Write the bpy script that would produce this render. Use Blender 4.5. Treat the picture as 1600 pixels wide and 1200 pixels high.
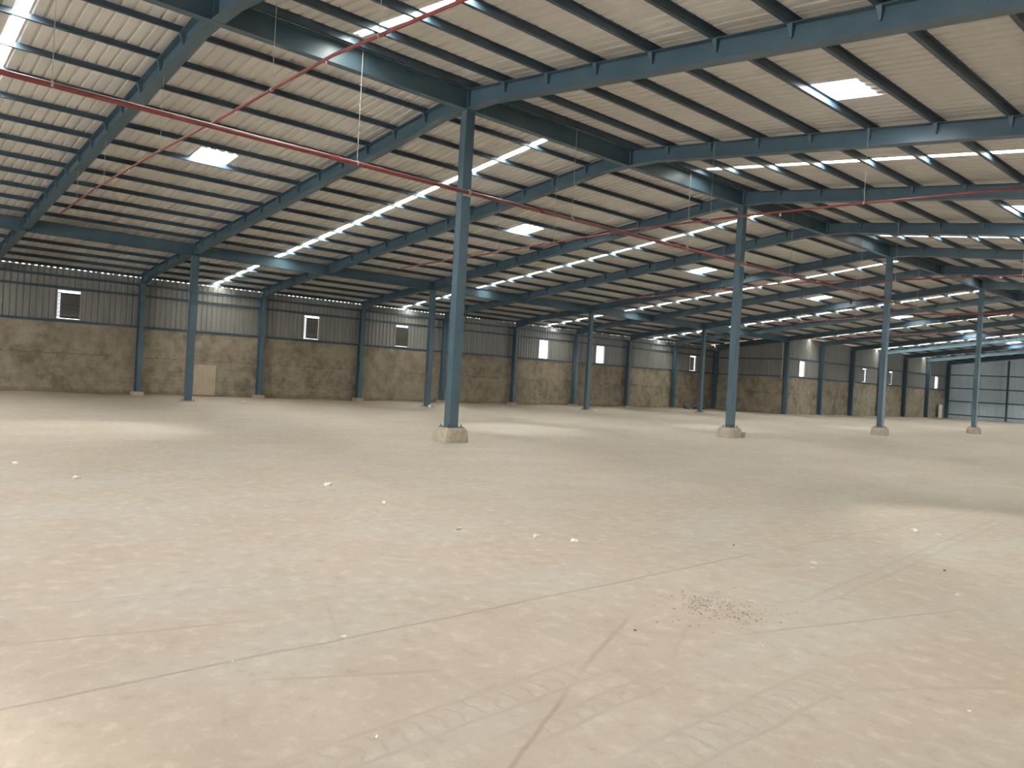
import bpy, math, random
from mathutils import Vector, Matrix
random.seed(7)
C = bpy.context.scene
for o in list(bpy.data.objects): bpy.data.objects.remove(o)
COL = C.collection
R = math.radians

# ------------------------------------------------------------------ camera
F_PX, YAW, PIT, ROL = 1210.5, 0.84252, -0.00668, 0.056176
cam_d = bpy.data.cameras.new('camera'); cam = bpy.data.objects.new('camera', cam_d); COL.objects.link(cam)
cam_d.sensor_width = 36.0; cam_d.lens = F_PX * 36.0 / 1600.0; cam_d.clip_end = 500; cam_d.clip_start = 0.05
fw = Vector((-math.sin(YAW) * math.cos(PIT), math.cos(YAW) * math.cos(PIT), math.sin(PIT)))
rt = Vector((math.cos(YAW), math.sin(YAW), 0)); up = rt.cross(fw)
cr, sr = math.cos(ROL), math.sin(ROL)
# image u = c*x - s*(-y) ... roll the right/up axes
rt2 = rt * cr + up * sr; up2 = up * cr - rt * sr
M = Matrix((rt2, up2, -fw)).transposed().to_4x4(); M.translation = Vector((14.901, -11.347, 1.6))
cam.matrix_world = M
C.camera = cam

# ------------------------------------------------------------------ world, sun, exposure
w = bpy.data.worlds.new('sky'); C.world = w; w.use_nodes = True
bg = w.node_tree.nodes['Background']; bg.inputs[0].default_value = (0.86, 0.95, 1.0, 1); bg.inputs[1].default_value = 3.0
SUN_E, SKY_L, REAR_FILL_L = 32.0, 48.0, 45.0
sun_d = bpy.data.lights.new('sun', 'SUN'); sun_d.energy = SUN_E; sun_d.angle = R(25); sun_d.color = (1, .95, .84)
sun = bpy.data.objects.new('sun', sun_d); COL.objects.link(sun)
sun.rotation_euler = Vector((4.6, -3.9, -7.7)).to_track_quat('-Z', 'Y').to_euler(); sun.location = (-20, 20, 40)
vs = C.view_settings; vs.view_transform = 'Standard'; vs.look = 'None'; vs.gamma = 1; vs.use_curve_mapping = False
vs.exposure = -0.12

# ------------------------------------------------------------------ building dimensions
S = 6.0383                        # frame pitch
XR2, XW, XWF = -17.868, -25.1, -18.2   # second column row, left wall sheet, far left wall sheet
SL, H, HR = 0.115, 8.6, 8.452      # roof slope, sheet height and rafter-top height at the ridge
Y0, Y1, YJ = -8 * S, 14 * S + .25, 8 * S
XE = 24.9                         # right wall
EAVE = -25.9
PITCH = 0.25
def zr(x, h=H): return h - SL * abs(x)
STRIP_L = [-45.5, -33.2, -20.8, -8.68, 3.78, 15.45, 28.0, 40.35, 52.3, 65.8, 77.6]
STRIP_R = [-40, -27.6, -15.4, -3.3, 9.27, 21.95, 34.4, 46.8, 59.2, 71.5]
SQ_L = [-40.4, -28, -15.5, -2.95, 9.6, 21.9, 34.4, 46.75, 59.4, 72.2]
SQ_R = [-33.6, -21.3, -8.9, 3.68, 16.35, 28.8, 41.2, 53.6, 66.0, 78.2]
SW = 0.22
def area(name, loc, sx, sy, rot, rad, col):
    d = bpy.data.lights.new(name, 'AREA'); d.shape = 'RECTANGLE'; d.size = sx; d.size_y = sy
    d.energy = rad * sx * sy * math.pi; d.color = col
    o = bpy.data.objects.new(name, d); COL.objects.link(o); o.location = loc; o.rotation_euler = rot
    return o
def sky_light(xa, xb, yc, wy, rad, col):
    xm = (xa + xb) / 2; sgn = 1 if xm < 0 else -1
    area('daylight', (xm, yc, zr(xm) + .11), abs(xb - xa), wy, (0, -sgn * math.atan(SL), 0), rad, col)
for y in STRIP_L:
    sky_light(-.45, (EAVE + .1) if y < YJ else XWF, y, SW, SKY_L * 2.0, (1, .97, .9))
for y in STRIP_R: sky_light(.45, XE - .3, y, SW, SKY_L * 2.0, (1, .97, .9))
for y in SQ_L: sky_light(-8.8, -7.78, y, 1.06, SKY_L, (.88, .94, 1))
for y in SQ_R: sky_light(6.92, 7.98, y, 1.06, SKY_L, (.88, .94, 1))
area('added_rear_light', (9.0, Y0 - .5, 2.6), 14.0, 5.0, (R(90), 0, 0), REAR_FILL_L, (.93, .96, 1))  # added fill from behind the camera, its doorway is unseen
area('added_side_light', (XE + .5, 75.0, 2.6), 5.0, 10.0, (0, R(90), 0), 16.0, (.86, .94, 1))  # added fill from the right through an unseen opening, brightens the end wall

# ------------------------------------------------------------------ mesh helpers
class MB:
    def __init__(s): s.v = []; s.f = []
    def quad(s, a, b, c, d):
        n = len(s.v); s.v += [tuple(a), tuple(b), tuple(c), tuple(d)]; s.f.append((n, n + 1, n + 2, n + 3))
    def hexa(s, p):   # 4 bottom, 4 top
        n = len(s.v); s.v += [tuple(q) for q in p]
        for f in ((3, 2, 1, 0), (4, 5, 6, 7), (0, 1, 5, 4), (1, 2, 6, 5), (2, 3, 7, 6), (3, 0, 4, 7)):
            s.f.append(tuple(n + i for i in f))
    def box(s, x0, x1, y0, y1, z0, z1):
        s.hexa([(x0, y0, z0), (x1, y0, z0), (x1, y1, z0), (x0, y1, z0), (x0, y0, z1), (x1, y0, z1), (x1, y1, z1), (x0, y1, z1)])
    def bar(s, a, b, w_, h_, upv=(0, 0, 1)):
        a = Vector(a); b = Vector(b); d = (b - a).normalized(); side = d.cross(Vector(upv)).normalized(); u = side.cross(d)
        p = []
        for q in (a, b):
            p += [q - side * w_ / 2 - u * h_ / 2, q + side * w_ / 2 - u * h_ / 2, q + side * w_ / 2 + u * h_ / 2, q - side * w_ / 2 + u * h_ / 2]
        s.hexa(p)
    def tube(s, pts, r, n=10):
        pts = [Vector(p) for p in pts]; rings = []
        for i, p in enumerate(pts):
            d = (pts[min(i + 1, len(pts) - 1)] - pts[max(i - 1, 0)]).normalized()
            t = Vector((0, 0, 1)) if abs(d.z) < .9 else Vector((1, 0, 0))
            a = d.cross(t).normalized(); b = a.cross(d)
            base = len(s.v)
            for k in range(n):
                an = 2 * math.pi * k / n; s.v.append(tuple(p + a * r * math.cos(an) + b * r * math.sin(an)))
            rings.append(base)
        for i in range(len(rings) - 1):
            for k in range(n):
                s.f.append((rings[i] + k, rings[i] + (k + 1) % n, rings[i + 1] + (k + 1) % n, rings[i + 1] + k))
        s.f.append(tuple(rings[0] + k for k in range(n))[::-1]); s.f.append(tuple(rings[-1] + k for k in range(n)))
    def build(s, name, mat, parent=None, loc=None, smooth=False):
        me = bpy.data.meshes.new(name)
        vs_ = s.v if loc is None else [(a - loc[0], b - loc[1], c - loc[2]) for a, b, c in s.v]
        me.from_pydata(vs_, [], s.f); me.materials.append(mat); me.update()
        if smooth:
            for p in me.polygons: p.use_smooth = True
        o = bpy.data.objects.new(name, me); COL.objects.link(o)
        if loc is not None: o.location = loc
        if parent is not None:
            o.parent = parent
        return o
def empty(name, loc):
    o = bpy.data.objects.new(name, None); o.location = loc; o.empty_display_size = .3; COL.objects.link(o); return o
BAD = []
def tag(o, label, cat, group=None):
    BAD.append(label) if not 4 <= len(label.replace(',', ' ').split()) <= 16 else None
    o['label'] = label; o['category'] = cat
    if group: o['group'] = group
    return o
def struct(o, label=None):
    o['kind'] = 'structure'
    if label: o['label'] = label
    return o
def copy_tree(o, parent=None):
    c = o.copy(); COL.objects.link(c)
    if parent is not None: c.parent = parent
    for ch in o.children: copy_tree(ch, c)
    return c
ORD = ['nearest', 'second', 'third', 'fourth', 'fifth', 'sixth', 'seventh', 'eighth', 'ninth', 'tenth', 'eleventh', 'twelfth', 'thirteenth', 'fourteenth', 'fifteenth', 'sixteenth', 'seventeenth', 'eighteenth', 'nineteenth', 'twentieth']

# ------------------------------------------------------------------ materials
def new_mat(name):
    m = bpy.data.materials.new(name); m.use_nodes = True; nt = m.node_tree
    return m, nt, nt.nodes['Principled BSDF']
def NN(nt, t, **kw):
    n = nt.nodes.new(t)
    for k, v in kw.items(): setattr(n, k, v)
    return n
def coords(nt):
    return NN(nt, 'ShaderNodeNewGeometry').outputs['Position']
def noise(nt, vec, scale, detail=4, rough=.55, stretch=None):
    if stretch:
        mp = NN(nt, 'ShaderNodeMapping'); mp.inputs['Scale'].default_value = stretch; nt.links.new(vec, mp.inputs[0]); vec = mp.outputs[0]
    n = NN(nt, 'ShaderNodeTexNoise'); n.inputs['Scale'].default_value = scale; n.inputs['Detail'].default_value = detail
    n.inputs['Roughness'].default_value = rough; nt.links.new(vec, n.inputs['Vector']); return n.outputs[0]
def ramp(nt, fac, stops):
    r = NN(nt, 'ShaderNodeValToRGB'); cr_ = r.color_ramp
    while len(cr_.elements) < len(stops): cr_.elements.new(.5)
    for e, (p, c) in zip(cr_.elements, stops):
        e.position = p; e.color = (c, c, c, 1) if isinstance(c, (int, float)) else (*c, 1)
    nt.links.new(fac, r.inputs[0]); return r.outputs[0]
def mixc(nt, fac, a, b, blend='MIX'):
    m = NN(nt, 'ShaderNodeMix', data_type='RGBA', blend_type=blend)
    for sock, v in ((m.inputs[0], fac), (m.inputs[6], a), (m.inputs[7], b)):
        if isinstance(v, (int, float)): sock.default_value = v
        elif isinstance(v, tuple): sock.default_value = (*v, 1)
        else: nt.links.new(v, sock)
    return m.outputs[2]
def math_(nt, op, a, b=None, c=None, clamp=False):
    m = NN(nt, 'ShaderNodeMath', operation=op, use_clamp=clamp)
    for i, v in enumerate((a, b, c)):
        if v is None: continue
        if isinstance(v, (int, float)): m.inputs[i].default_value = v
        else: nt.links.new(v, m.inputs[i])
    return m.outputs[0]
def bump(nt, bs, h, strength, dist):
    b = NN(nt, 'ShaderNodeBump'); b.inputs['Strength'].default_value = strength; b.inputs['Distance'].default_value = dist
    nt.links.new(h, b.inputs['Height']); nt.links.new(b.outputs[0], bs.inputs['Normal'])
def paint(name, c1, c2, rough, scale=1.2, metal=0.0, stretch=None):
    m, nt, b = new_mat(name); p = coords(nt)
    f = ramp(nt, noise(nt, p, scale, 5, .6, stretch), [(.3, 0.0), (.7, 1.0)])
    nt.links.new(mixc(nt, f, c1, c2), b.inputs['Base Color'])
    b.inputs['Roughness'].default_value = rough; b.inputs['Metallic'].default_value = metal
    return m
M_STEEL = paint('blue_steel_paint', (.052, .098, .128), (.075, .128, .16), .36, 1.5)
M_PURLIN = paint('blue_purlin_paint', (.04, .07, .095), (.06, .095, .125), .42, 2)
M_ROOF = paint('roof_sheet_metal', (.66, .635, .59), (.73, .705, .66), .45, .8, 0, (3, .4, 1))
M_CLAD = paint('wall_sheet_metal', (.22, .22, .20), (.28, .275, .255), .45, .9, .1, (1, 3, .4))
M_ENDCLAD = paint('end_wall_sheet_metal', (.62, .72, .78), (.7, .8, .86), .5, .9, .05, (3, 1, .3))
M_PIPE = paint('red_pipe_paint', (.13, .025, .025), (.21, .045, .04), .32, 3)
M_ROD = paint('zinc_rod', (.45, .43, .40), (.6, .58, .55), .4, 5, .5)
M_BRASS = paint('pale_fitting_metal', (.6, .58, .5), (.75, .72, .65), .3, 5, .4)
M_PED = paint('pedestal_concrete', (.36, .31, .235), (.52, .46, .37), .9, 7)
M_MORTAR = paint('mortar', (.42, .34, .26), (.52, .44, .34), .95, 9)
M_DARK = paint('dark_metal', (.03, .03, .03), (.06, .06, .055), .6)
M_WHITE = paint('white_plaster', (.72, .68, .60), (.85, .82, .75), .9, 20)
M_GRIT = paint('grey_rubble', (.13, .11, .085), (.6, .55, .47), .95, 45)
M_PANEL = paint('pale_panel_ply', (.42, .34, .24), (.52, .43, .32), .85, 3, 0, (1, 1.5, .8))
M_FRAME = paint('window_frame_metal', (.30, .31, .30), (.36, .37, .36), .4, 3, .2)
M_BLADE = paint('louvre_blade_metal', (.16, .165, .15), (.22, .225, .2), .5, 3, .1)
M_PALEBLADE = paint('pale_louvre_blade', (.75, .77, .77), (.85, .87, .87), .4, 3)
M_GREENLEAF = None

# roof panels: clear rooflights pass most daylight straight, frosted strips scatter it
def glass(name, mixv, tc):
    m, nt, b = new_mat(name)
    nt.nodes.remove(b); tr = NN(nt, 'ShaderNodeBsdfTransparent'); tl = NN(nt, 'ShaderNodeBsdfTranslucent'); mx = NN(nt, 'ShaderNodeMixShader')
    tr.inputs[0].default_value = (*tc, 1); tl.inputs[0].default_value = (.85, .9, .9, 1); mx.inputs[0].default_value = mixv
    nt.links.new(tr.outputs[0], mx.inputs[1]); nt.links.new(tl.outputs[0], mx.inputs[2]); nt.links.new(mx.outputs[0], nt.nodes['Material Output'].inputs[0])
    return m
M_GLASS = glass('clear_rooflight_panel', .25, (.92, .95, .95))
M_FROST = glass('frosted_strip_panel', .65, (.95, .94, .9))

# block wall
M_BLOCK, nt, b = new_mat('weathered_block_wall'); p = coords(nt)
def block_nodes(nt, b, p):
    sx = NN(nt, 'ShaderNodeSeparateXYZ'); nt.links.new(p, sx.inputs[0])
    along = math_(nt, 'ADD', sx.outputs[0], sx.outputs[1])
    cb = NN(nt, 'ShaderNodeCombineXYZ'); nt.links.new(along, cb.inputs[0]); nt.links.new(sx.outputs[2], cb.inputs[1])
    br = NN(nt, 'ShaderNodeTexBrick'); br.inputs['Scale'].default_value = 1; br.inputs['Brick Width'].default_value = .4; br.inputs['Row Height'].default_value = .2
    br.inputs['Mortar Size'].default_value = .012; br.inputs['Mortar Smooth'].default_value = .6
    br.inputs['Color1'].default_value = (1, 1, 1, 1); br.inputs['Color2'].default_value = (.9, .9, .9, 1); br.inputs['Mortar'].default_value = (.72, .72, .72, 1)
    nt.links.new(cb.outputs[0], br.inputs['Vector'])
    n1 = noise(nt, p, .45, 6, .6); n2 = noise(nt, p, 1.8, 7, .68); n3 = noise(nt, p, 9, 4, .6)
    n4 = noise(nt, p, .8, 7, .7, (1, 1, 1.1))
    base = mixc(nt, ramp(nt, n1, [(.32, 0.0), (.66, 1.0)]), (.19, .155, .106), (.34, .288, .208))
    base = mixc(nt, ramp(nt, n2, [(.40, 0.0), (.66, .85)]), base, (.38, .335, .26))
    base = mixc(nt, ramp(nt, n4, [(.52, 0.0), (.66, .65)]), base, (.125, .10, .075))
    base = mixc(nt, ramp(nt, n3, [(.55, 0.0), (.75, .35)]), base, (.13, .10, .075))
    # upper courses plastered: the joints show in the lower half only
    low = ramp(nt, math_(nt, 'ADD', sx.outputs[2], math_(nt, 'MULTIPLY', n2, .9)), [(.35, 1.0), (.75, .12)])
    low2 = ramp(nt, math_(nt, 'MULTIPLY', math_(nt, 'ADD', sx.outputs[2], math_(nt, 'MULTIPLY', n2, 1.2)), .35), [(.55, 1.0), (.78, .12)])
    base = mixc(nt, low2, base, mixc(nt, .75, base, br.outputs[0], 'MULTIPLY'))
    # pour line at 1.5 m
    ln = math_(nt, 'ABSOLUTE', math_(nt, 'ADD', math_(nt, 'SUBTRACT', sx.outputs[2], 1.62), math_(nt, 'MULTIPLY', math_(nt, 'SUBTRACT', n2, .5), .35)))
    lf = ramp(nt, ln, [(0.0, .62), (.05, 0.0)])
    base = mixc(nt, math_(nt, 'MULTIPLY', lf, ramp(nt, n4, [(.38, 0.0), (.55, 1.0)])), base, (.10, .08, .06))
    # darker brown towards the floor
    base = mixc(nt, ramp(nt, math_(nt, 'ADD', sx.outputs[2], math_(nt, 'MULTIPLY', n2, .3)), [(0.0, .7), (.25, 0.0)]), base, (.16, .11, .07))
    nt.links.new(base, b.inputs['Base Color']); b.inputs['Roughness'].default_value = .95
    bump(nt, b, math_(nt, 'ADD', n3, math_(nt, 'MULTIPLY', br.outputs[0], .6)), .5, .03)
block_nodes(nt, b, p)

# dusty concrete floor with joints, scratches and tyre prints
M_FLOOR, nt, b = new_mat('dusty_concrete'); p = coords(nt)
sx = NN(nt, 'ShaderNodeSeparateXYZ'); nt.links.new(p, sx.inputs[0]); PX, PY = sx.outputs[0], sx.outputs[1]
nA = noise(nt, p, .22, 6, .6); nB = noise(nt, p, 1.3, 7, .65); nC = noise(nt, p, 7, 6, .65); nD = noise(nt, p, 55, 3, .6)
nE = noise(nt, p, .9, 5, .65, (1, .45, 1))
col = mixc(nt, ramp(nt, nA, [(.35, 0.0), (.65, 1.0)]), (.45, .388, .318), (.52, .452, .38))
col = mixc(nt, ramp(nt, nB, [(.42, 0.0), (.6, .6)]), col, (.44, .378, .305))
col = mixc(nt, ramp(nt, nE, [(.47, 0.0), (.62, .6)]), col, (.50, .465, .42))
col = mixc(nt, ramp(nt, nC, [(.52, 0.0), (.68, .6)]), col, (.62, .565, .50))
col = mixc(nt, ramp(nt, nC, [(.30, .55), (.45, 0.0)]), col, (.36, .30, .235))
col = mixc(nt, ramp(nt, nD, [(.6, 0.0), (.8, .35)]), col, (.36, .30, .24))
height = math_(nt, 'ADD', math_(nt, 'MULTIPLY', nC, .6), math_(nt, 'MULTIPLY', nD, .3))
wob = math_(nt, 'MULTIPLY', math_(nt, 'SUBTRACT', nB, .5), .10)
def seg(ax, ay, bx, by):
    """distance across and position along (0..1) of a line on the slab"""
    L_ = math.hypot(bx - ax, by - ay); dx, dy = (bx - ax) / L_, (by - ay) / L_
    rx = math_(nt, 'SUBTRACT', PX, ax); ry = math_(nt, 'SUBTRACT', PY, ay)
    al = math_(nt, 'ADD', math_(nt, 'MULTIPLY', rx, dx), math_(nt, 'MULTIPLY', ry, dy))
    ac = math_(nt, 'ADD', math_(nt, 'ADD', math_(nt, 'MULTIPLY', rx, -dy), math_(nt, 'MULTIPLY', ry, dx)), wob)
    return ac, al, L_
def window(al, L_, e=.5):
    a = math_(nt, 'DIVIDE', al, e, clamp=True); c = math_(nt, 'DIVIDE', math_(nt, 'SUBTRACT', L_, al), e, clamp=True)
    return math_(nt, 'MULTIPLY', a, c)
for (ax, ay, bx, by, wd, st, cc, e) in [
    (10.88, -12, 10.83, -4.2, .011, .75, (.26, .20, .15), .3), (10.83, -4.2, 10.9, 2.0, .012, .5, (.28, .22, .17), .8),
    (12.75, -9.45, 12.1, -8.3, .010, .7, (.24, .19, .145), .3), (12.1, -8.3, 11.42, -6.95, .013, .6, (.26, .21, .165), .4),
    (9.9, -10.9, 10.35, -9.0, .012, .55, (.28, .22, .17), .6), (12.1, -6.95, 12.85, -4.5, .012, .65, (.28, .22, .17), .6),
    (12.22, -7.6, 11.72, -6.7, .012, .35, (.30, .24, .19), .3), (11.15, -9.7, 11.6, -8.7, .013, .5, (.30, .24, .19), .2),
    (12.02, -6.0, 11.3, 1.6, .015, .4, (.30, .25, .2), .8), (12.16, -6.0, 11.44, 1.6, .015, .35, (.30, .25, .2), .8),
    (9.25, -10.6, 9.6, -8.4, .01, .35, (.3, .25, .2), .6), (12.9, -7.3, 13.7, -6.0, .01, .4, (.3, .25, .2), .4),
    (11.1, -9.1, 9.9, -8.6, .014, .3, (.3, .25, .2), .3), (6.2, -6.3, 7.6, -5.9, .02, .35, (.32, .26, .2), .4)]:
    ac, al, L_ = seg(ax, ay, bx, by)
    f = ramp(nt, math_(nt, 'DIVIDE', math_(nt, 'ABSOLUTE', ac), wd * 2), [(.25, 1.0), (1.0, 0.0)])
    f = math_(nt, 'MULTIPLY', math_(nt, 'MULTIPLY', f, window(al, L_, e)), math_(nt, 'MULTIPLY', ramp(nt, nC, [(.3, .3), (.6, 1.0)]), st * .8))
    col = mixc(nt, f, col, cc); height = math_(nt, 'SUBTRACT', height, math_(nt, 'MULTIPLY', f, .6))
for (ax, ay, bx, by, hw) in [(12.14, -10.2, 11.96, -7.6, .11), (12.92, -9.0, 12.88, -6.6, .12), (12.45, -9.4, 12.3, -7.4, .07)]:
    ac, al, L_ = seg(ax, ay, bx, by)
    band = ramp(nt, math_(nt, 'DIVIDE', math_(nt, 'ABSOLUTE', ac), hw), [(.75, 1.0), (1.0, 0.0)])
    edge = ramp(nt, math_(nt, 'ABSOLUTE', math_(nt, 'SUBTRACT', math_(nt, 'ABSOLUTE', ac), hw)), [(.004, .8), (.022, 0.0)])
    lug = ramp(nt, math_(nt, 'FRACT', math_(nt, 'DIVIDE', math_(nt, 'ADD', al, math_(nt, 'ADD', math_(nt, 'MULTIPLY', math_(nt, 'ABSOLUTE', ac), .35), math_(nt, 'MULTIPLY', nC, .16))), .115)), [(.0, 1.0), (.16, 0.0), (.84, 0.0), (1.0, 1.0)])
    f = math_(nt, 'MULTIPLY', math_(nt, 'MAXIMUM', math_(nt, 'MULTIPLY', band, lug), edge), window(al, L_, .7))
    f = math_(nt, 'MULTIPLY', f, math_(nt, 'MULTIPLY', ramp(nt, nC, [(.35, .15), (.6, 1.0)]), .55))
    col = mixc(nt, f, col, (.33, .28, .23)); height = math_(nt, 'SUBTRACT', height, math_(nt, 'MULTIPLY', f, .5))
nt.links.new(col, b.inputs['Base Color']); b.inputs['Roughness'].default_value = .62; b.inputs['Specular IOR Level'].default_value = .35
bump(nt, b, height, .3, .012)

# ------------------------------------------------------------------ floor
def zf(x, y):
    fade = 1 if y < 14 else max(.55, 1 - (y - 14) / 70)
    return -.0125 * max(0, -8 - x) * fade
fb = MB(); xs = [-27.2, -25, -21, -17.9, -14, -11, -8, 0, 8, 16, XE + .3]; ys = [Y0 - 1 + i * (Y1 + 1.2 - Y0) / 30 for i in range(31)]
for x in xs:
    for y in ys: fb.v.append((x, y, zf(x, y)))
nY = len(ys)
for i in range(len(xs) - 1):
    for j in range(nY - 1): fb.f.append((i * nY + j, (i + 1) * nY + j, (i + 1) * nY + j + 1, i * nY + j + 1))
n0 = len(fb.v)
fb.box(xs[0], xs[-1], ys[0], ys[-1], -.7, -.5)
struct(fb.build('floor', M_FLOOR))

gd = MB(); gd.box(-160, 120, -120, 220, -1.0, -.75)
struct(gd.build('ground', paint('outdoor_earth', (.06, .065, .035), (.10, .09, .06), 1, .3)), 'dark open ground outside the hall')

# ------------------------------------------------------------------ corrugated sheets
def profile(u0, u1, breaks=(), crest=.035):
    """list of (u, offset) stations of a ribbed sheet"""
    st = set()
    k = math.floor(u0 / PITCH)
    pts = []
    while k * PITCH < u1 + PITCH:
        c = k * PITCH
        pts += [(c, 0), (c + .17, 0), (c + .19, crest), (c + .23, crest)]; k += 1
    us = [p_[0] for p_ in pts]
    def off(u):
        t = (u / PITCH - math.floor(u / PITCH + 1e-9)) * PITCH
        if t <= .17 + 1e-6: return 0
        if t < .19: return crest * (t - .17) / .02
        if t <= .23 + 1e-6: return crest
        return crest * max(0, (.25 - t) / .02)
    us = sorted(set([round(u, 4) for u in us if u0 < u < u1] + [round(u0, 4), round(u1, 4)] + [round(q, 4) for q in breaks if u0 < q < u1]))
    return [(u, off(u)) for u in us]
def sheet(mb, u0, u1, v0f, v1f, holes, pos):
    """pos(u, v, off) -> xyz; holes = (u0,u1,v0,v1); v0f/v1f functions of u"""
    br = [q for h in holes for q in h[:2]]
    st = profile(u0, u1, br)
    for (ua, oa), (ub, ob) in zip(st[:-1], st[1:]):
        um = (ua + ub) / 2; segs = [(v0f(um), v1f(um))]
        for h in holes:
            if h[0] < um < h[1]:
                ns = []
                for a, c in segs:
                    if h[3] <= a or h[2] >= c: ns.append((a, c))
                    else:
                        if h[2] > a: ns.append((a, h[2]))
                        if h[3] < c: ns.append((h[3], c))
                segs = ns
        for a, c in segs:
            mb.quad(pos(ua, a, oa), pos(ub, a, ob), pos(ub, c, ob), pos(ua, c, oa))
# ceiling, two slopes
rb = MB()
holesL = [(y - SW / 2, y + SW / 2, .45, 30) for y in STRIP_L] + [(y - .53, y + .53, 7.78, 8.8) for y in SQ_L]
holesR = [(y - SW / 2, y + SW / 2, .45, XE - .3) for y in STRIP_R] + [(y - .53, y + .53, 6.92, 7.98) for y in SQ_R]
sheet(rb, Y0, YJ + .15, lambda u: 0, lambda u: -EAVE, holesL, lambda u, v, o: (-v, u, zr(v) + o))
sheet(rb, YJ + .15, YJ + .5, lambda u: -XWF + .35, lambda u: -EAVE, [], lambda u, v, o: (-v, u, zr(v) + o))
sheet(rb, YJ + .15, Y1 + .1, lambda u: 0, lambda u: -XWF + .35, holesL, lambda u, v, o: (-v, u, zr(v) + o))
sheet(rb, Y0, Y1 + .1, lambda u: 0, lambda u: XE + .3, holesR, lambda u, v, o: (v, u, zr(v) + o))
ceil = struct(rb.build('ceiling', M_ROOF))
rc = MB(); rc.quad((-.25, Y0, zr(.25) + .05), (0, Y0, H + .05), (0, Y1, H + .05), (-.25, Y1, zr(.25) + .05)); rc.quad((0, Y0, H + .05), (.25, Y0, zr(.25) + .05), (.25, Y1, zr(.25) + .05), (0, Y1, H + .05))
rc.build('ridge_cap', M_ROOF, ceil)
# skylights
def skylight(name, x0, x1, y0, y1, label, cat, group):
    m = MB(); n = max(1, int(abs(x1 - x0) / 1.4))
    for i in range(n):
        a = x0 + (x1 - x0) * i / n; c = x0 + (x1 - x0) * (i + 1) / n
        m.quad((a, y0 - .03, zr(a) + .04), (c, y0 - .03, zr(c) + .04), (c, y1 + .03, zr(c) + .04), (a, y1 + .03, zr(a) + .04))
    tag(m.build(name, M_FROST if 'strip' in name else M_GLASS), label, cat, group)
def where(y): 
    k = int(math.floor(y / S)); return k
NEARL = {-8.68: 'at the upper left corner of the view', 3.78: 'running behind the nearest middle column', 15.45: 'running behind the second middle column', 28.0: 'ending behind the third middle column', 40.35: 'ending behind the third column shaft', 52.3: 'reaching the wall just past the recess corner', 65.8: 'a row of bright beads far back', 77.6: 'in the last bay before the end wall'}
for y in STRIP_L:
    if y in NEARL:
        xe = EAVE if y < YJ else XWF - .3
        skylight('skylight_strip', -.45, xe, y - SW / 2, y + SW / 2, 'narrow translucent roof strip, left slope, ' + NEARL[y], 'skylight', 'narrow roof light strips')
NEARR = {-3.3: 'above the red pipe at the top of the view', 9.27: 'between the second and third rafters', 21.95: 'just past the second middle column', 34.4: 'just past the third middle column', 46.8: 'far back past the fourth middle column', 59.2: 'seventh bay pair back, nearly edge-on', 71.5: 'farthest, close to the end wall'}
for y in STRIP_R:
    if y in NEARR: skylight('skylight_strip', .45, XE - .3, y - SW / 2, y + SW / 2, 'narrow translucent roof strip, right slope, ' + NEARR[y], 'skylight', 'narrow roof light strips')
for i, y in enumerate([q for q in SQ_L if q > -5]):
    skylight('square_skylight', -8.8, -7.78, y - .53, y + .53, '%s bright square rooflight on left slope from the camera' % ORD[i], 'skylight', 'square rooflights')
for i, y in enumerate([q for q in SQ_R if 0 < q < 20]):
    skylight('square_skylight', 6.92, 7.98, y - .53, y + .53, ['large bright square rooflight at the upper right, nearest one', 'square rooflight on the right slope cut by the right edge of the view'][i], 'skylight', 'square rooflights')

# ------------------------------------------------------------------ walls
WINL = [(k * S + S / 2) for k in (-1, 1, 2, 4, 5, 7)]; WINF = [(k * S + S / 2) for k in (8, 10, 11, 13)]
WZ0, WZ1 = 3.17, 4.5
TOPL = 5.43
def wall(name, label=None):
    return struct(empty(name, (0, 0, 0)), label)
def xwall(root, x, y0, y1, ztop, wins, sgn=1):
    m = MB(); hs = [(yc - .49, yc + .49, WZ0, WZ1) for yc in wins]
    sheet(m, y0, y1, lambda u: 2.95, lambda u: ztop, hs, lambda u, v, o: (x - sgn * o, u, v)); m.build('cladding', M_CLAD, root)
    m = MB(); a, c = sorted((x - sgn * .28, x + sgn * .02)); m.box(a, c, y0, y1, -.4, 3.02); m.build('blockwork', M_BLOCK, root)
    # render fallen off the toe: low earth fillet
    m = MB(); 
    n = 60
    for i in range(n):
        ya = y0 + (y1 - y0) * i / n; yb = y0 + (y1 - y0) * (i + 1) / n
        r_ = lambda q: .05 + .05 * math.sin(q * 3.1) * math.sin(q * 1.7 + 1)
        za, zb = zf(x, ya), zf(x, yb)
        m.hexa([(x, ya, za - .1), (x + sgn * .35, ya, za - .1), (x + sgn * .35, yb, zb - .1), (x, yb, zb - .1), (x, ya, za + r_(ya)), (x + sgn * .3, ya, za + .008), (x + sgn * .3, yb, zb + .008), (x, yb, zb + r_(yb))])
    m.build('dirt_fillet', M_MORTAR, root)
wl = wall('wall_left'); xwall(wl, XW, Y0, YJ + .24, TOPL, WINL)
wfl = wall('wall_left_far'); xwall(wfl, XWF, YJ + .22, Y1, zr(XWF) - .02, WINF)
wr = wall('wall_right'); xwall(wr, XE, Y0, 70, zr(XE) - .02, [], -1)
m = MB(); sheet(m, 70, Y1, lambda u: -.3, lambda u: zr(XE) - .02, [(70.01, 80, -1, 5.1)], lambda u, v, o: (XE + o, u, v)); m.build('cladding', M_CLAD, wr)  # unseen side opening, added to let the fill reach the end wall
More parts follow.
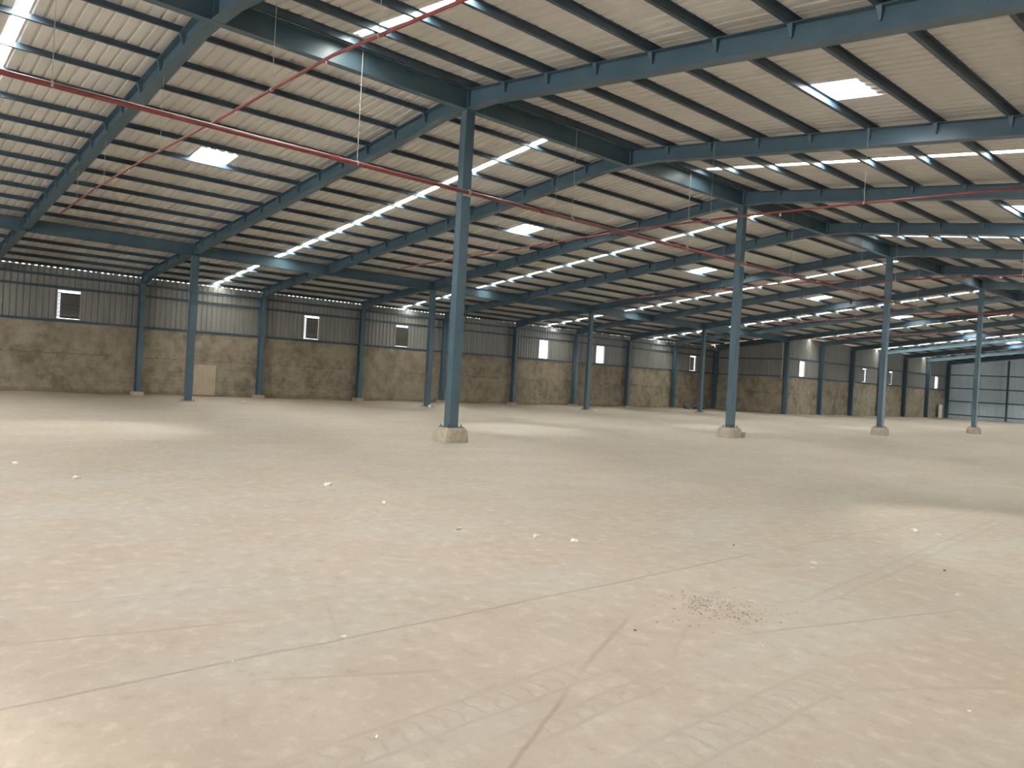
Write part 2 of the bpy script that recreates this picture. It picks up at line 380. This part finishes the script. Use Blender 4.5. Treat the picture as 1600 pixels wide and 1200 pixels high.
# recess wall facing the camera at frame 8
wj = wall('wall_recess'); m = MB()
sheet(m, XW, XWF, lambda u: 2.95, lambda u: zr(u) - .02, [], lambda u, v, o: (u, YJ + .2 + o, v)); m.build('cladding', M_CLAD, wj)
m = MB(); m.box(XW - .2, XWF + .02, YJ + .18, YJ + .45, -.4, 3.02); m.build('blockwork', M_BLOCK, wj)
# end wall, sheeted to the floor
we = wall('wall_end'); m = MB()
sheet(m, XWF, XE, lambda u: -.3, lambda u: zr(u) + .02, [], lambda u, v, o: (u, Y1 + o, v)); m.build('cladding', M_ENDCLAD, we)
# rear wall with an unseen opening added for light from behind the camera
wb = wall('wall_rear'); m = MB()
sheet(m, EAVE, XE, lambda u: -.3, lambda u: zr(u) + .02, [(2, 16, -1, 5.1)], lambda u, v, o: (u, Y0 - o, v)); m.build('cladding', M_CLAD, wb)
# eave fascia with gaps between the roof ribs
m = MB(); y = Y0
m.box(EAVE - .01, EAVE + .01, Y0, YJ, 5.0, zr(EAVE) - .10); m.box(EAVE, XW - .06, Y0, YJ, 5.0, 5.02)  # lower fascia and soffit added to keep light off the overhang's underside
while y < YJ:
    a_ = random.choice((.12, .13, .15, .2)) if y < 20 else random.choice((.15, .2, .24, .25)); m.box(EAVE - .01, EAVE + .01, y + .24 - a_, y + .25, zr(EAVE) - .11, zr(EAVE) + .03)
    y += PITCH
m.box(EAVE - .02, EAVE + .02, Y0, YJ, zr(EAVE) - .005, zr(EAVE) + .035)
struct(m.build('trim_1', M_ROOF), 'eave closure strip with daylight gaps along the left wall top')
m = MB(); m.box(EAVE, XW, YJ + .1, YJ + .15, 2.5, zr(EAVE)); struct(m.build('trim_2', M_CLAD))

# louvred windows
def louvre_window(n, x, yc, kind, label):
    root = struct(empty('window_%d' % n, (x, yc, WZ0)), label)
    y0, y1, z0, z1 = -.49, .49, 0, WZ1 - WZ0
    f = MB()
    for a in ((x - .1, x + .03, yc + y0 - .02, yc + y0 + .025, WZ0, WZ1), (x - .1, x + .03, yc + y1 - .025, yc + y1 + .02, WZ0, WZ1),
              (x - .1, x + .03, yc + y0, yc + y1, WZ1 - .02, WZ1 + .02), (x - .1, x + .03, yc + y0, yc + y1, WZ0 - .02, WZ0 + .02)): f.box(*a)
    o = f.build('frame', M_FRAME, None); o.parent = root; o.location = (-x, -yc, -WZ0)
    nb = 15
    h = (z1 - .29) / nb if kind != 'open' else (z1 - .08) / nb; zs = WZ0 + (.10 if kind != 'open' else .04)
    for i in range(nb):
        zc = zs + h * (i + .5)
        m = MB()
        if kind == 'open': m.hexa([(x - .06, yc + y0, zc + .004), (x - .02, yc + y0, zc - .004), (x - .02, yc + y1, zc - .004), (x - .06, yc + y1, zc + .004), (x - .06, yc + y0, zc + .012), (x - .02, yc + y0, zc + .004), (x - .02, yc + y1, zc + .004), (x - .06, yc + y1, zc + .012)])
        else: m.hexa([(x - .06, yc + y0, zc - .03), (x - .02, yc + y0, zc - .002), (x - .02, yc + y1, zc - .002), (x - .06, yc + y1, zc - .03), (x - .06, yc + y0, zc - .018), (x - .02, yc + y0, zc + .012), (x - .02, yc + y1, zc + .012), (x - .06, yc + y1, zc - .018)])
        q = m.build('blade', M_PALEBLADE if kind == 'open' else M_BLADE, None); q.parent = root; q.location = (-x, -yc, -WZ0)
    if kind != 'open':
        # rain hood outside: shuts the middle, daylight comes in along its edges
        a, c = {'left': (y0 + .17, y1 + .2), 'both': (y0 + .24, y1 - .02), 'narrow': (y0 + .3, y1 - .15), 'dim': (y0 + .14, y1 + .06)}[kind]
        m = MB(); m.box(x - .16, x - .14, yc + a, yc + c, WZ0 + .05, WZ1 - .14); m.box(x - .07, x - .05, yc + a, yc + c, WZ0 + .06, WZ0 + .10); m.box(x - .07, x - .05, yc + y0, yc + y1, WZ1 - .18, WZ1 - .13)
        q = m.build('rain_hood', M_DARK, None); q.parent = root; q.location = (-x, -yc, -WZ0)
kinds = ['left', 'both', 'dim', 'open', 'open', 'narrow']
labs = ['louvred window high in the nearest bay at the far left', 'louvred window with bright side slits, second from the left', 'dark slatted louvred window left of the second-row column',
        'plain bright louvred window, first of the bright pair', 'plain bright louvred window, second of the bright pair', 'small louvred window with dark middle beside the recess corner']
for i, yc in enumerate(WINL): louvre_window(i + 1, XW, yc, kinds[i], labs[i])
labs = ['bluish bright window just past the recess corner', 'narrow window with dark middle left of the third column', 'window with bright slits just right of the third column', 'bright narrow window in the last bay by the end wall']
for i, yc in enumerate(WINF): louvre_window(i + 7, XWF, yc, ['open', 'narrow', 'both', 'open'][i], labs[i])

# ------------------------------------------------------------------ steelwork
# wall girts
def girt(x0, y0, x1, y1, z, label, nx=1):
    m = MB(); 
    if abs(x1 - x0) < .1:
        m.box(x0, x0 + .05, y0, y1, z - .055, z - .045); m.box(x0 + .045, x0 + .055, y0, y1, z - .055, z + .055); m.box(x0 + .05, x0 + .08, y0, y1, z + .045, z + .055); m.box(x0, x0 + .05, y0, y1, z + .045, z + .055)
    else:
        m.box(x0, x1, y0 - .05, y0, z - .055, z - .045); m.box(x0, x1, y0 - .055, y0 - .045, z - .055, z + .055); m.box(x0, x1, y0 - .05, y0, z + .045, z + .055)
    tag(m.build('wall_girt', M_PURLIN), label, 'steel beam', 'horizontal wall rails')
for z, nm in ((3.08, 'bottom rail at the top of the block wall'), (4.59, 'middle rail at window head height'), (5.1, 'top rail under the eave gap')):
    girt(XW + .005, Y0, XW + .005, YJ + .1, z, 'dark blue rail along left sheeted wall, ' + nm)
for z, nm in ((3.08, 'lower'), (4.62, 'upper')):
    girt(XWF + .005, YJ + .1, XWF + .005, Y1, z, 'dark steel rail on the far left wall beyond the recess, %s of two' % nm)
    girt(XW, YJ + .19, XWF, YJ + .19, z - (.1 if nm == 'upper' else 0), 'dark steel rail across the recess wall facing the camera, %s of two' % nm)
for i, z in enumerate((.36, 1.88, 3.36, 4.85)):
    girt(XWF, Y1 - .01, XE, Y1 - .01, z, 'blue steel rail on the pale end wall, %s' % ['lowest near the floor', 'second up', 'third up', 'highest'][i])

# purlins (Z section running the length of the roof)
def purlin(x, label):
    z = zr(x); sg = 1 if x < 0 else -1; ya, yb = Y0, (Y1 if x > XWF else YJ + .1)
    zb = z - .145
    m = MB()
    m.box(x - .004, x + .004, ya, yb, zb, z - .002)
    m.box(min(x, x + sg * .075), max(x, x + sg * .075), ya, yb, zb, zb + .006)
    m.box(min(x, x - sg * .06), max(x, x - sg * .06), ya, yb, z - .012, z - .004)
    m.box(x + sg * .071 - .003, x + sg * .071 + .003, ya, yb, zb, zb + .02)
    tag(m.build('roof_purlin', M_PURLIN), label, 'roof purlin', 'purlins under the roof sheets')
PL = [-.28] + [-(1.4 * k + .28) for k in range(1, 19)]
for i, x in enumerate(PL):
    if x < EAVE: continue
    purlin(x, 'thin blue purlin along the left roof slope, %s down from the ridge' % (['first', 'second'] + ORD[2:])[i])
PR = [.28] + [1.4 * k + .02 for k in range(1, 10)]
for i, x in enumerate(PR):
    purlin(x, 'thin blue purlin along the right roof slope, %s down from the ridge' % (['first', 'second'] + ORD[2:])[i])

# rafters: welded I section in the x-z plane
def rafter(k, xa, xb, hx, label, group, braces):
    """xa/xb |x| limits, hx = list of (|x|, depth)"""
    y = k * S; sg = -1 if xa < 0 or xb < 0 else 1
    A, B = abs(xa), abs(xb)
    pts = [A] + [q for q, _ in hx if A < q < B] + [B]
    def dep(q):
        for (q0, d0), (q1, d1) in zip(hx[:-1], hx[1:]):
            if q0 <= q <= q1: return d0 + (d1 - d0) * (q - q0) / (q1 - q0)
        return hx[-1][1]
    m = MB(); T = .014; W = .13
    o3 = (sg * A, y, zr(A, HR) - dep(A))
    for q0, q1 in zip(pts[:-1], pts[1:]):
        t0, t1 = zr(q0, HR), zr(q1, HR); b0, b1 = t0 - dep(q0), t1 - dep(q1); x0, x1 = sg * q0, sg * q1
        def slab(y0, y1, za0, zb0, za1, zb1):
            m.hexa([(x0, y0, za0), (x1, y0, za1), (x1, y1, za1), (x0, y1, za0), (x0, y0, zb0), (x1, y0, zb1), (x1, y1, zb1), (x0, y1, zb0)])
        slab(y - .004, y + .004, b0 + T, t0 - T, b1 + T, t1 - T)
        slab(y - W, y + W, t0 - T, t0 - .001, t1 - T, t1 - .001)
        slab(y - W, y + W, b0, b0 + T, b1, b1 + T)
    r = tag(m.build('steel_rafter', M_STEEL, None, o3), label, 'steel rafter', group)
    if braces:
        for px in (PL if sg < 0 else PR):
            q = abs(px)
            if not (A + .3 < q < B - .3): continue
            t = zr(q, HR) - .014; bm = MB()
            bm.hexa([(px - .014, y - .055, t - .2), (px + .014, y - .055, t - .2), (px + .014, y - .012, t - .2), (px - .014, y - .012, t - .2),
                     (px - .05, y - .12, t), (px + .05, y - .12, t), (px + .05, y - .006, t), (px - .05, y - .006, t)])
            q_ = bm.build('purlin_cleat', M_STEEL, None, o3); q_.parent = r; q_.location = (0, 0, 0)
        for e in (A + .012, B - .012):
            em = MB(); t = zr(e, HR) - .015
            em.box(sg * e - .01, sg * e + .01, y - .099, y + .099, t - dep(e) + .03, t - .002)
            q_ = em.build('end_plate', M_STEEL, None, o3); q_.parent = r; q_.location = (0, 0, 0)
FR = list(range(-1, 15))
hxm = [(0, HR - 7.98), (.95, HR - 7.98 - .09), (1.9, .39), (25, .39)]
hxe = [(17.8, .452), (18.6, .38), (23.4, .34), (24.9, .52)]
for i, k in enumerate(FR):
    on = 'over the %s middle column' % {0: 'nearest', 2: 'second', 4: 'third', 6: 'fourth'}[k] if k in (0, 2, 4, 6) else None
    nm = on or ('at the top left' if k == -1 else '%s from the camera, %s' % (ORD[i] if i > 1 else ORD[i], 'between two columns' if k % 2 else 'resting on a far column'))
    rafter(k, -.11, XR2 + .11 if k < 8 else -18.14, hxm, 'long blue rafter, left roof slope, ' + nm, 'left slope rafters', k <= 7)
    if k < 8: rafter(k, XR2 - .11, -24.72, hxe, 'short blue rafter reaching the left wall, ' + nm, 'short eave rafters', k <= 5)
    if k >= -1: rafter(k, .11, XE - .1, hxm, 'long blue rafter, right roof slope, ' + nm, 'right slope rafters', k <= 5)
rafter(8, -18.6, -24.72, hxe, 'dark short rafter along the top of the recess wall', 'short eave rafters', False)

# lengthwise jack beams
def jack(x, k0, k1, zb, zt, label, group):
    m = MB(); y0, y1 = k0 * S + .006, k1 * S - (.16 if x < -1 and k1 == 8 else .006); T = .014
    m.box(x - .005, x + .005, y0, y1, zb + T, zt - T); m.box(x - .1, x + .1, y0, y1, zb, zb + T); m.box(x - .1, x + .1, y0, y1, zt - T, zt - .001)
    o3 = (x, y0, zb)
    r = tag(m.build('jack_beam', M_STEEL, None, o3), label, 'steel beam', group)
    for ys_ in (y0 + .01, (y0 + y1) / 2, y1 - .01):
        for sx_ in (-1, 1):
            em = MB(); em.box(min(x + sx_ * .006, x + sx_ * .098), max(x + sx_ * .006, x + sx_ * .098), ys_ - .005, ys_ + .005, zb + T, zt - T)
            q_ = em.build('stiffener', M_STEEL, None, o3); q_.parent = r; q_.location = (0, 0, 0)
    return r
for i, k in enumerate(range(-2, 14, 2)):
    jack(0, k, k + 2, 7.975, 8.45, 'deep blue beam along the ridge, ' + ['nearest span at the top left', 'span from the nearest to the second middle column', 'span from the second to the third middle column', 'span from the third to the fourth middle column', 'span beyond the fourth middle column', 'sixth span, far away', 'seventh span, far away', 'last span to the end wall'][i], 'ridge beams')
for i, k in enumerate(range(-2, 8, 2)):
    jack(XR2, k, k + 2, 5.92, 6.395, 'deep blue beam over the second column row, ' + ['nearest span at the left edge', 'span starting at the nearest second-row column', 'second span, behind the nearest middle column', 'third span', 'last span, ending at the recess corner'][i], 'second row beams')

# box columns
def box_column(x, y, zb, zt, label, group, cap=True):
    root = tag(empty('steel_column', (x, y, zb)), label, 'steel column', group)
    def part(nm, m, mt): 
        q = m.build(nm, mt, None, (x, y, zb)); q.parent = root; q.location = (0, 0, 0)
    m = MB(); a, b_ = .10, .13
    m.box(x - a, x + a, y - b_, y + b_, zb + .018, zt - .016)
    m.box(x - a - .012, x - a + .001, y - b_ - .008, y - b_ + .006, zb + .018, zt - .016); m.box(x + a - .001, x + a + .008, y - b_ - .008, y - b_ + .006, zb + .018, zt - .016)
    part('shaft', m, M_STEEL)
    m = MB(); m.box(x - .2, x + .2, y - .24, y + .24, zb, zb + .018); part('base_plate', m, M_STEEL)
    m = MB(); m.box(x - .17, x + .17, y - .2, y + .2, zt - .016, zt - .001); part('cap_plate', m, M_STEEL)
    for sx_ in (-1, 1):
        for sy_ in (-1, 1):
            m = MB(); m.tube([(x + sx_ * .15, y + sy_ * .19, zb - .02), (x + sx_ * .15, y + sy_ * .19, zb + .075)], .014, 6); part('anchor_bolt', m, M_DARK)
PEDH = .35
def pedestal(x, y, label, chipped):
    """tapered block with rounded shoulders"""
    rnd = random.Random(int(y * 7) + 3); m = MB(); n = 28
    levels = [(-.04, 1.0), (.06, 1.0), (.2, .985), (.26, .955), (.305, .90), (.335, .83), (PEDH, .76)]
    rings = []
    hxx, hyy = .30, .37
    for z, s_ in levels:
        base = len(m.v)
        for i in range(n):
            an = 2 * math.pi * (i + .5) / n; c, s2 = math.cos(an), math.sin(an)
            e = 6.0; r_ = (abs(c) ** e + abs(s2) ** e) ** (-1 / e)
            sxx = 1 - (1 - s_) * .55
            jx = 1 + rnd.uniform(-.018, .018)
            m.v.append((x + c * r_ * hxx * sxx * jx, y + s2 * r_ * hyy * s_ * jx, z + (rnd.uniform(-.012, .008) if z > .2 and z < PEDH else 0)))
        rings.append(base)
    for r0, r1 in zip(rings[:-1], rings[1:]):
        for i in range(n): m.f.append((r0 + i, r0 + (i + 1) % n, r1 + (i + 1) % n, r1 + i))
    m.f.append(tuple(rings[-1] + i for i in range(n)))
    o = m.build('concrete_pedestal', M_PED, None, (x, y, 0)); tag(o, label, 'concrete base', 'concrete column pedestals')
    if chipped:
        m = MB(); m.box(x - .2, x + .26, y + .37, y + .56, -.03, .2); q = m.build('side_block', M_PED, None, (x, y, 0)); q.parent = o; q.location = (0, 0, 0)
    return o
CO = .05
names = ['nearest and largest column, left of centre', 'second column of the middle row', 'third column of the middle row', 'fourth column of the middle row']
for i, k in enumerate((0, 2, 4, 6)):
    pedestal(0, k * S + CO, 'rounded concrete block under the ' + names[i].split(',')[0] + (', with a side step' if i == 1 else ''), i == 1)
    box_column(0, k * S + CO, PEDH, 7.975, 'tall blue steel column on concrete block, ' + names[i], 'middle row columns')
for i, k in enumerate((0, 2, 4, 6)):
    y = k * S; z0 = zf(XR2, y)
    m = MB(); m.hexa([(XR2 - .4, y - .42, z0 - .05), (XR2 + .4, y - .42, z0 - .05), (XR2 + .4, y + .42, z0 - .05), (XR2 - .4, y + .42, z0 - .05), (XR2 - .25, y - .28, z0 + .06), (XR2 + .25, y - .28, z0 + .06), (XR2 + .25, y + .28, z0 + .06), (XR2 - .25, y + .28, z0 + .06)])
    nm = ['leftmost, in front of the pale wall panel', 'just left of the nearest middle column', 'near the pair of bright windows', 'just left of the second middle column'][i]
    tag(m.build('mortar_pad', M_MORTAR), 'low mortar pad under the second-row column ' + nm, 'column base', 'mortar pads of the second row')
    box_column(XR2, y, z0 + .06, 5.92, 'blue steel column of the second row, ' + nm, 'second row columns')

# wall columns: open I sections
def wall_column(x, y, zb, zt, label, group, dx=.15, dy=.1, axis='x'):
    root = tag(empty('wall_column', (x, y, zb)), label, 'steel column', group)
    def part(nm, m, mt=M_STEEL):
        q = m.build(nm, mt, None, (x, y, zb)); q.parent = root; q.location = (0, 0, 0)
    m = MB(); T = .012
    if axis == 'x':
        m.box(x - dx, x - dx + T, y - dy, y + dy, zb, zt); m.box(x + dx - T, x + dx, y - dy, y + dy, zb, zt); m.box(x - dx + T, x + dx - T, y - .005, y + .005, zb, zt)
    else:
        m.box(x - dy, x + dy, y - dx, y - dx + T, zb, zt); m.box(x - dy, x + dy, y + dx - T, y + dx, zb, zt); m.box(x - .005, x + .005, y - dx + T, y + dx - T, zb, zt)
    part('shaft', m)
    m = MB(); m.box(x - .22, x + .22, y - .2, y + .2, zb - .015, zb + .005); part('base_plate', m)
    m = MB(); m.box(x - .24, x + .24, y - .24, y + .24, zb - .3, zb - .015); part('footing', m, M_MORTAR)
WD = ['at the left end of the view', 'between the first two second-row columns', 'right of the window with bright side slits', 'behind the nearest middle column', 'before the pair of bright windows', 'between the two bright windows', 'after the pair of bright windows', 'left of the small dark window', 'dark one at the recess corner']
for k in range(0, 9):
    wall_column(-24.78 + (0 if k < 8 else .0), k * S, .0 if k < 8 else -.02, zr(24.78, HR) - (.42 if k < 8 else .5), 'blue column on the left block wall, ' + WD[k], 'left wall columns', .17, .11)
WD2 = ['at the corner just past the second middle column', 'first beyond the recess corner column', 'dark one left of the third middle column', 'just left of the third column, half hidden', 'dark one right of the third middle column', 'last before the end wall corner', 'dark one in the end wall corner']
for i, k in enumerate(range(8, 15)):
    wall_column(XWF + .22, k * S - (.14 if k == 14 else 0), zf(XWF, k * S) + .03, zr(XWF + .41, HR) - .425, 'blue column on the far left wall, ' + WD2[i], 'far left wall columns', .19, .13)
for i, x in enumerate((-12.05, -6.0, 0.0, 6.0)):
    wall_column(x, Y1 - .24, 0, zr(x, HR) - .5, 'slim blue column against the pale end wall, %s from its left corner' % ['first', 'second', 'third', 'fourth'][i], 'end wall columns', .1, .08, 'y')

# ------------------------------------------------------------------ sprinkler pipes
ZM = 6.0
m = MB(); m.tube([(.19, Y0 + .3, ZM), (.19, 29.75, ZM - .02)], .05, 12); 
mp = tag(m.build('main_pipe', M_PIPE, None, (.19, 0, ZM), True), 'thick red sprinkler main running lengthwise past the middle columns', 'pipe')
def sub(nm, m, mt, par, loc): 
    q = m.build(nm, mt, None, loc); q.parent = par; q.location = (0, 0, 0); return q
for k in (0, 2, 4):
    m = MB(); yk = k * S + CO
    m.box(.113, .18, yk - .12, yk + .12, ZM - .1, ZM - .055); m.tube([(.19, yk - .025, ZM), (.19, yk + .025, ZM)], .062, 10)
    sub('pipe_clamp', m, M_ROD, mp, (.19, 0, ZM))
for y in (-8.7, -3.0, 3.6, 8.8, 15.2, 21, 27):
    m = MB(); m.tube([(.19, y, ZM + .04), (.19, y, zr(.2) - .12)], .006, 5); m.tube([(.19, y - .02, ZM), (.19, y + .02, ZM)], .06, 8)
    sub('hanger_rod', m, M_ROD, mp, (.19, 0, ZM))
for y in (-9.6, -3.5, 2.4, 8.4, 14.4, 20.5, 26.4):
    m = MB(); m.tube([(.19, y - .07, ZM), (.19, y + .07, ZM)], .062, 12); sub('pipe_coupling', m, M_PIPE, mp, (.19, 0, ZM))
m = MB(); m.tube([(.27, 29.8, ZM - .02), (.6, 29.9, ZM - .03), (13, 29.9, ZM - .04)], .055, 12)
cp = tag(m.build('cross_main_pipe', M_PIPE, None, (.6, 29.9, ZM), True), 'thick dark red pipe crossing to the right at the fourth middle column', 'pipe')
def branch(y, pts, label, rods, heads, r_=.026):
    loc = (pts[0][0], y, pts[0][1]); m = MB(); m.tube([(a, y, c) for a, c in pts], r_, 10)
    b_ = tag(m.build('branch_pipe', M_PIPE, None, loc, True), label, 'pipe', 'thin red branch pipes')
    def zat(x):
        for (a, c), (a2, c2) in zip(pts[:-1], pts[1:]):
            if a <= x <= a2: return c + (c2 - c) * (x - a) / (a2 - a)
    for x in rods:
        z = zat(x); q = MB(); q.tube([(x, y, z), (x, y, zr(x) - .1)], .005, 5); q.tube([(x - .012, y, z), (x + .012, y, z)], r_ + .008, 8); sub('hanger_rod', q, M_ROD, b_, loc)
    for x in heads:
        z = zat(x); q = MB(); q.tube([(x, y, z - .03), (x, y, z - .075)], .014, 6); q.tube([(x, y, z - .075), (x, y, z - .082)], .035, 8); q.tube([(x, y, z - .1), (x, y, z - .104)], .03, 8)
        sub('sprinkler_head', q, M_BRASS, b_, loc)
branch(-6.04, [(-12.4, 5.9), (-8.2, 6.08), (-3.2, 6.12), (.19, 6.085), (4.7, 6.09), (8, 5.87), (12, 5.6)], 'red branch pipe crossing the upper left of the view, nearest', (-10.3, -7.45, -2.94, 2.68, 5.95), (-8.3, -5.2, 1.2, 4.5))
branch(5.9, [(-11.5, 5.80), (-6.9, 5.92), (-3, 6.0), (.19, 6.085), (4, 6.04), (7, 5.97), (12, 5.78)], 'red branch pipe crossing between the nearest and second middle columns', (-8.67, -5.55, -2.83, 3, 7.03), (-9.6, -4, 5))
branch(17.6, [(-10.8, 5.72), (-4.3, 5.98), (-1.3, 6.07), (.19, 6.08), (2.6, 5.97), (7.1, 5.88), (12, 5.7)], 'red branch pipe crossing behind the second middle column', (-8, -4.3, 3, 7), (-6, 4.8))
branch(29.75, [(-9.8, 5.66), (-5.2, 5.80), (-2.6, 5.93), (.1, 5.98)], 'red branch pipe left of the thick cross pipe by the third middle column', (-7, -4), (-5.5,))
branch(42.0, [(-13, 5.7), (-6.8, 5.97), (-3.2, 6.08), (2, 6.1), (9, 5.9)], 'farthest red branch pipe low under the roof behind the fourth column', (-9, -3, 3), ())

# ------------------------------------------------------------------ small things
# pale panel and board on the walls
m = MB(); m.box(XW + .02, XW + .05, 2.72, 3.82, -.1, 1.43)
o = m.build('wall_panel', M_PANEL, None, (XW + .02, 3.27, -.1)); tag(o, 'pale tan panel set against the block wall behind the leftmost second-row column', 'panel')
m = MB(); m.box(XWF + .38, XWF + .41, 81.6, 82.6, -.06, 1.4)
tag(m.build('leaning_board', M_WHITE, None, (XWF + .02, 82.1, -.1)), 'pale board standing against the far wall in the last bay', 'board')
m = MB(); m.tube([(XWF - .22, YJ + .08, 5.9), (XWF - .22, YJ + .08, 3.0), (XWF - .28, YJ + .07, 2.9)], .035, 8)
tag(m.build('downpipe', M_WHITE, None, None, True), 'thin white pipe down the recess wall beside the corner column', 'pipe')
# dark bundle by the wall
def lump(name, x, y, sx_, sy_, sz_, mat, seed, z0=None, sub_=2, rough=.25):
    import bmesh
    rnd = random.Random(seed); bm = bmesh.new(); bmesh.ops.create_icosphere(bm, subdivisions=sub_, radius=1)
    for v in bm.verts:
        f = 1 + rnd.uniform(-rough, rough); v.co *= f; v.co.x *= sx_; v.co.y *= sy_; v.co.z = max(-.35, v.co.z) * sz_
    me = bpy.data.meshes.new(name); bm.to_mesh(me); bm.free(); me.materials.append(mat)
    o = bpy.data.objects.new(name, me); COL.objects.link(o); zz = zf(x, y) if z0 is None else z0
    o.location = (x, y, zz + .33 * sz_); o.rotation_euler = (0, 0, rnd.uniform(0, 6.28)); return o
tag(lump('rubbish_bundle', -24.2, 43.5, .2, .25, .36, M_DARK, 5), 'small black bundle on the floor by the wall left of the recess corner', 'rubbish')
tag(lump('rubbish_heap', -24.0, 44.9, .2, .6, .13, M_DARK, 6), 'low dark scraps spread beside the black bundle at the wall', 'rubbish')
tag(lump('white_rag', XR2 + .42, 2 * S - .12, .07, .09, .13, M_WHITE, 8), 'crumpled white rag at the foot of the second-row column beside the nearest middle column', 'rag')
tag(lump('white_rag', XR2 + .52, 4 * S + .25, .09, .1, .1, M_WHITE, 9), 'small white scrap at the foot of the second-row column by the bright windows', 'rag')
tag(lump('plaster_lump', -19.08, 2.85, .1, .22, .05, M_WHITE, 11), 'white scrap on the floor between the two leftmost second-row columns', 'rubble')
ST_K = .72
ST = [(2.01, -9.23, .055, 'far left of the floor'), (3.72, -8.83, .06, 'left part of the floor, below the bright band'), (5.34, -6.1, .075, 'left of the nearest column, below it'),
      (6.91, -6.19, .06, 'lower left of the nearest column'), (8.56, -6.32, .05, 'straight below the nearest column'), (9.22, -5.83, .055, 'left one of two in the middle of the floor'),
      (9.56, -5.63, .05, 'right one of two in the middle of the floor'), (9.71, -4.0, .03, 'small one right of the middle pair'), (11.14, -1.2, .06, 'right side of the floor near the light patch'),
      (11.40, -1.15, .045, 'flat one beside the right-side lump'), (10.49, -4.2, .018, 'tiny dark one below the second column'), (11.36, -4.19, .04, 'flat one right of centre'),
      (11.45, -4.4, .022, 'small one beside the flat one right of centre'), (11.72, -7.31, .013, 'tiny dark one left of the gravel patch'), (12.61, -4.18, .024, 'near the right edge of the floor'),
      (12.04, -9.47, .013, 'close to the bottom edge on a tyre print'), (10.83, -8.95, .022, 'on the long floor joint, lower left'), (13.54, -6.81, .013, 'lower right corner of the floor'),
      (12.37, -6.84, .012, 'just below the gravel patch'), (12.2, -3.27, .02, 'dark one on the right side of the floor'), (10.86, -9.64, .01, 'tiny one on the joint at the left')]
for i, (x, y, r_, nm) in enumerate(ST):
    dark = 'dark' in nm
    o = lump('plaster_lump', x, y, r_ * ST_K * 1.15, r_ * ST_K * .75, r_ * ST_K * (.3 if 'flat' in nm else .55), M_DARK if dark else M_WHITE, 40 + i, None, 2, .38)
    tag(o, ('dark pebble on the concrete floor, ' if dark else 'whitish plaster lump on the floor, ') + nm, 'rubble', 'loose lumps on the floor')
# gravel patch
g = MB(); rnd = random.Random(3)
for i in range(380):
    t = rnd.random(); x = 11.42 + .62 * t + rnd.gauss(0, .09); y = -6.33 - .12 * t + rnd.gauss(0, .13) * (1 if rnd.random() < .8 else 2.2)
    if rnd.random() < .25: y += rnd.uniform(0, .45)
    s_ = rnd.uniform(.003, .010) * (1.5 if rnd.random() < .1 else 1); a = rnd.uniform(0, 3.14); hh = s_ * rnd.uniform(.5, .9)
    ca, sa = math.cos(a) * s_, math.sin(a) * s_
    g.hexa([(x - ca, y - sa, -.001), (x + sa, y - ca, -.001), (x + ca * 1.1, y + sa, -.001), (x - sa, y + ca, -.001), (x - ca * .6, y - sa * .5, hh), (x + sa * .5, y - ca * .6, hh), (x + ca * .5, y + sa * .6, hh * .8), (x - sa * .7, y + ca * .5, hh)])
o = g.build('gravel_patch', M_GRIT); o['kind'] = 'stuff'; tag(o, 'scattered patch of fine grey and white gravel on the floor right of centre', 'gravel')

assert not BAD, BAD
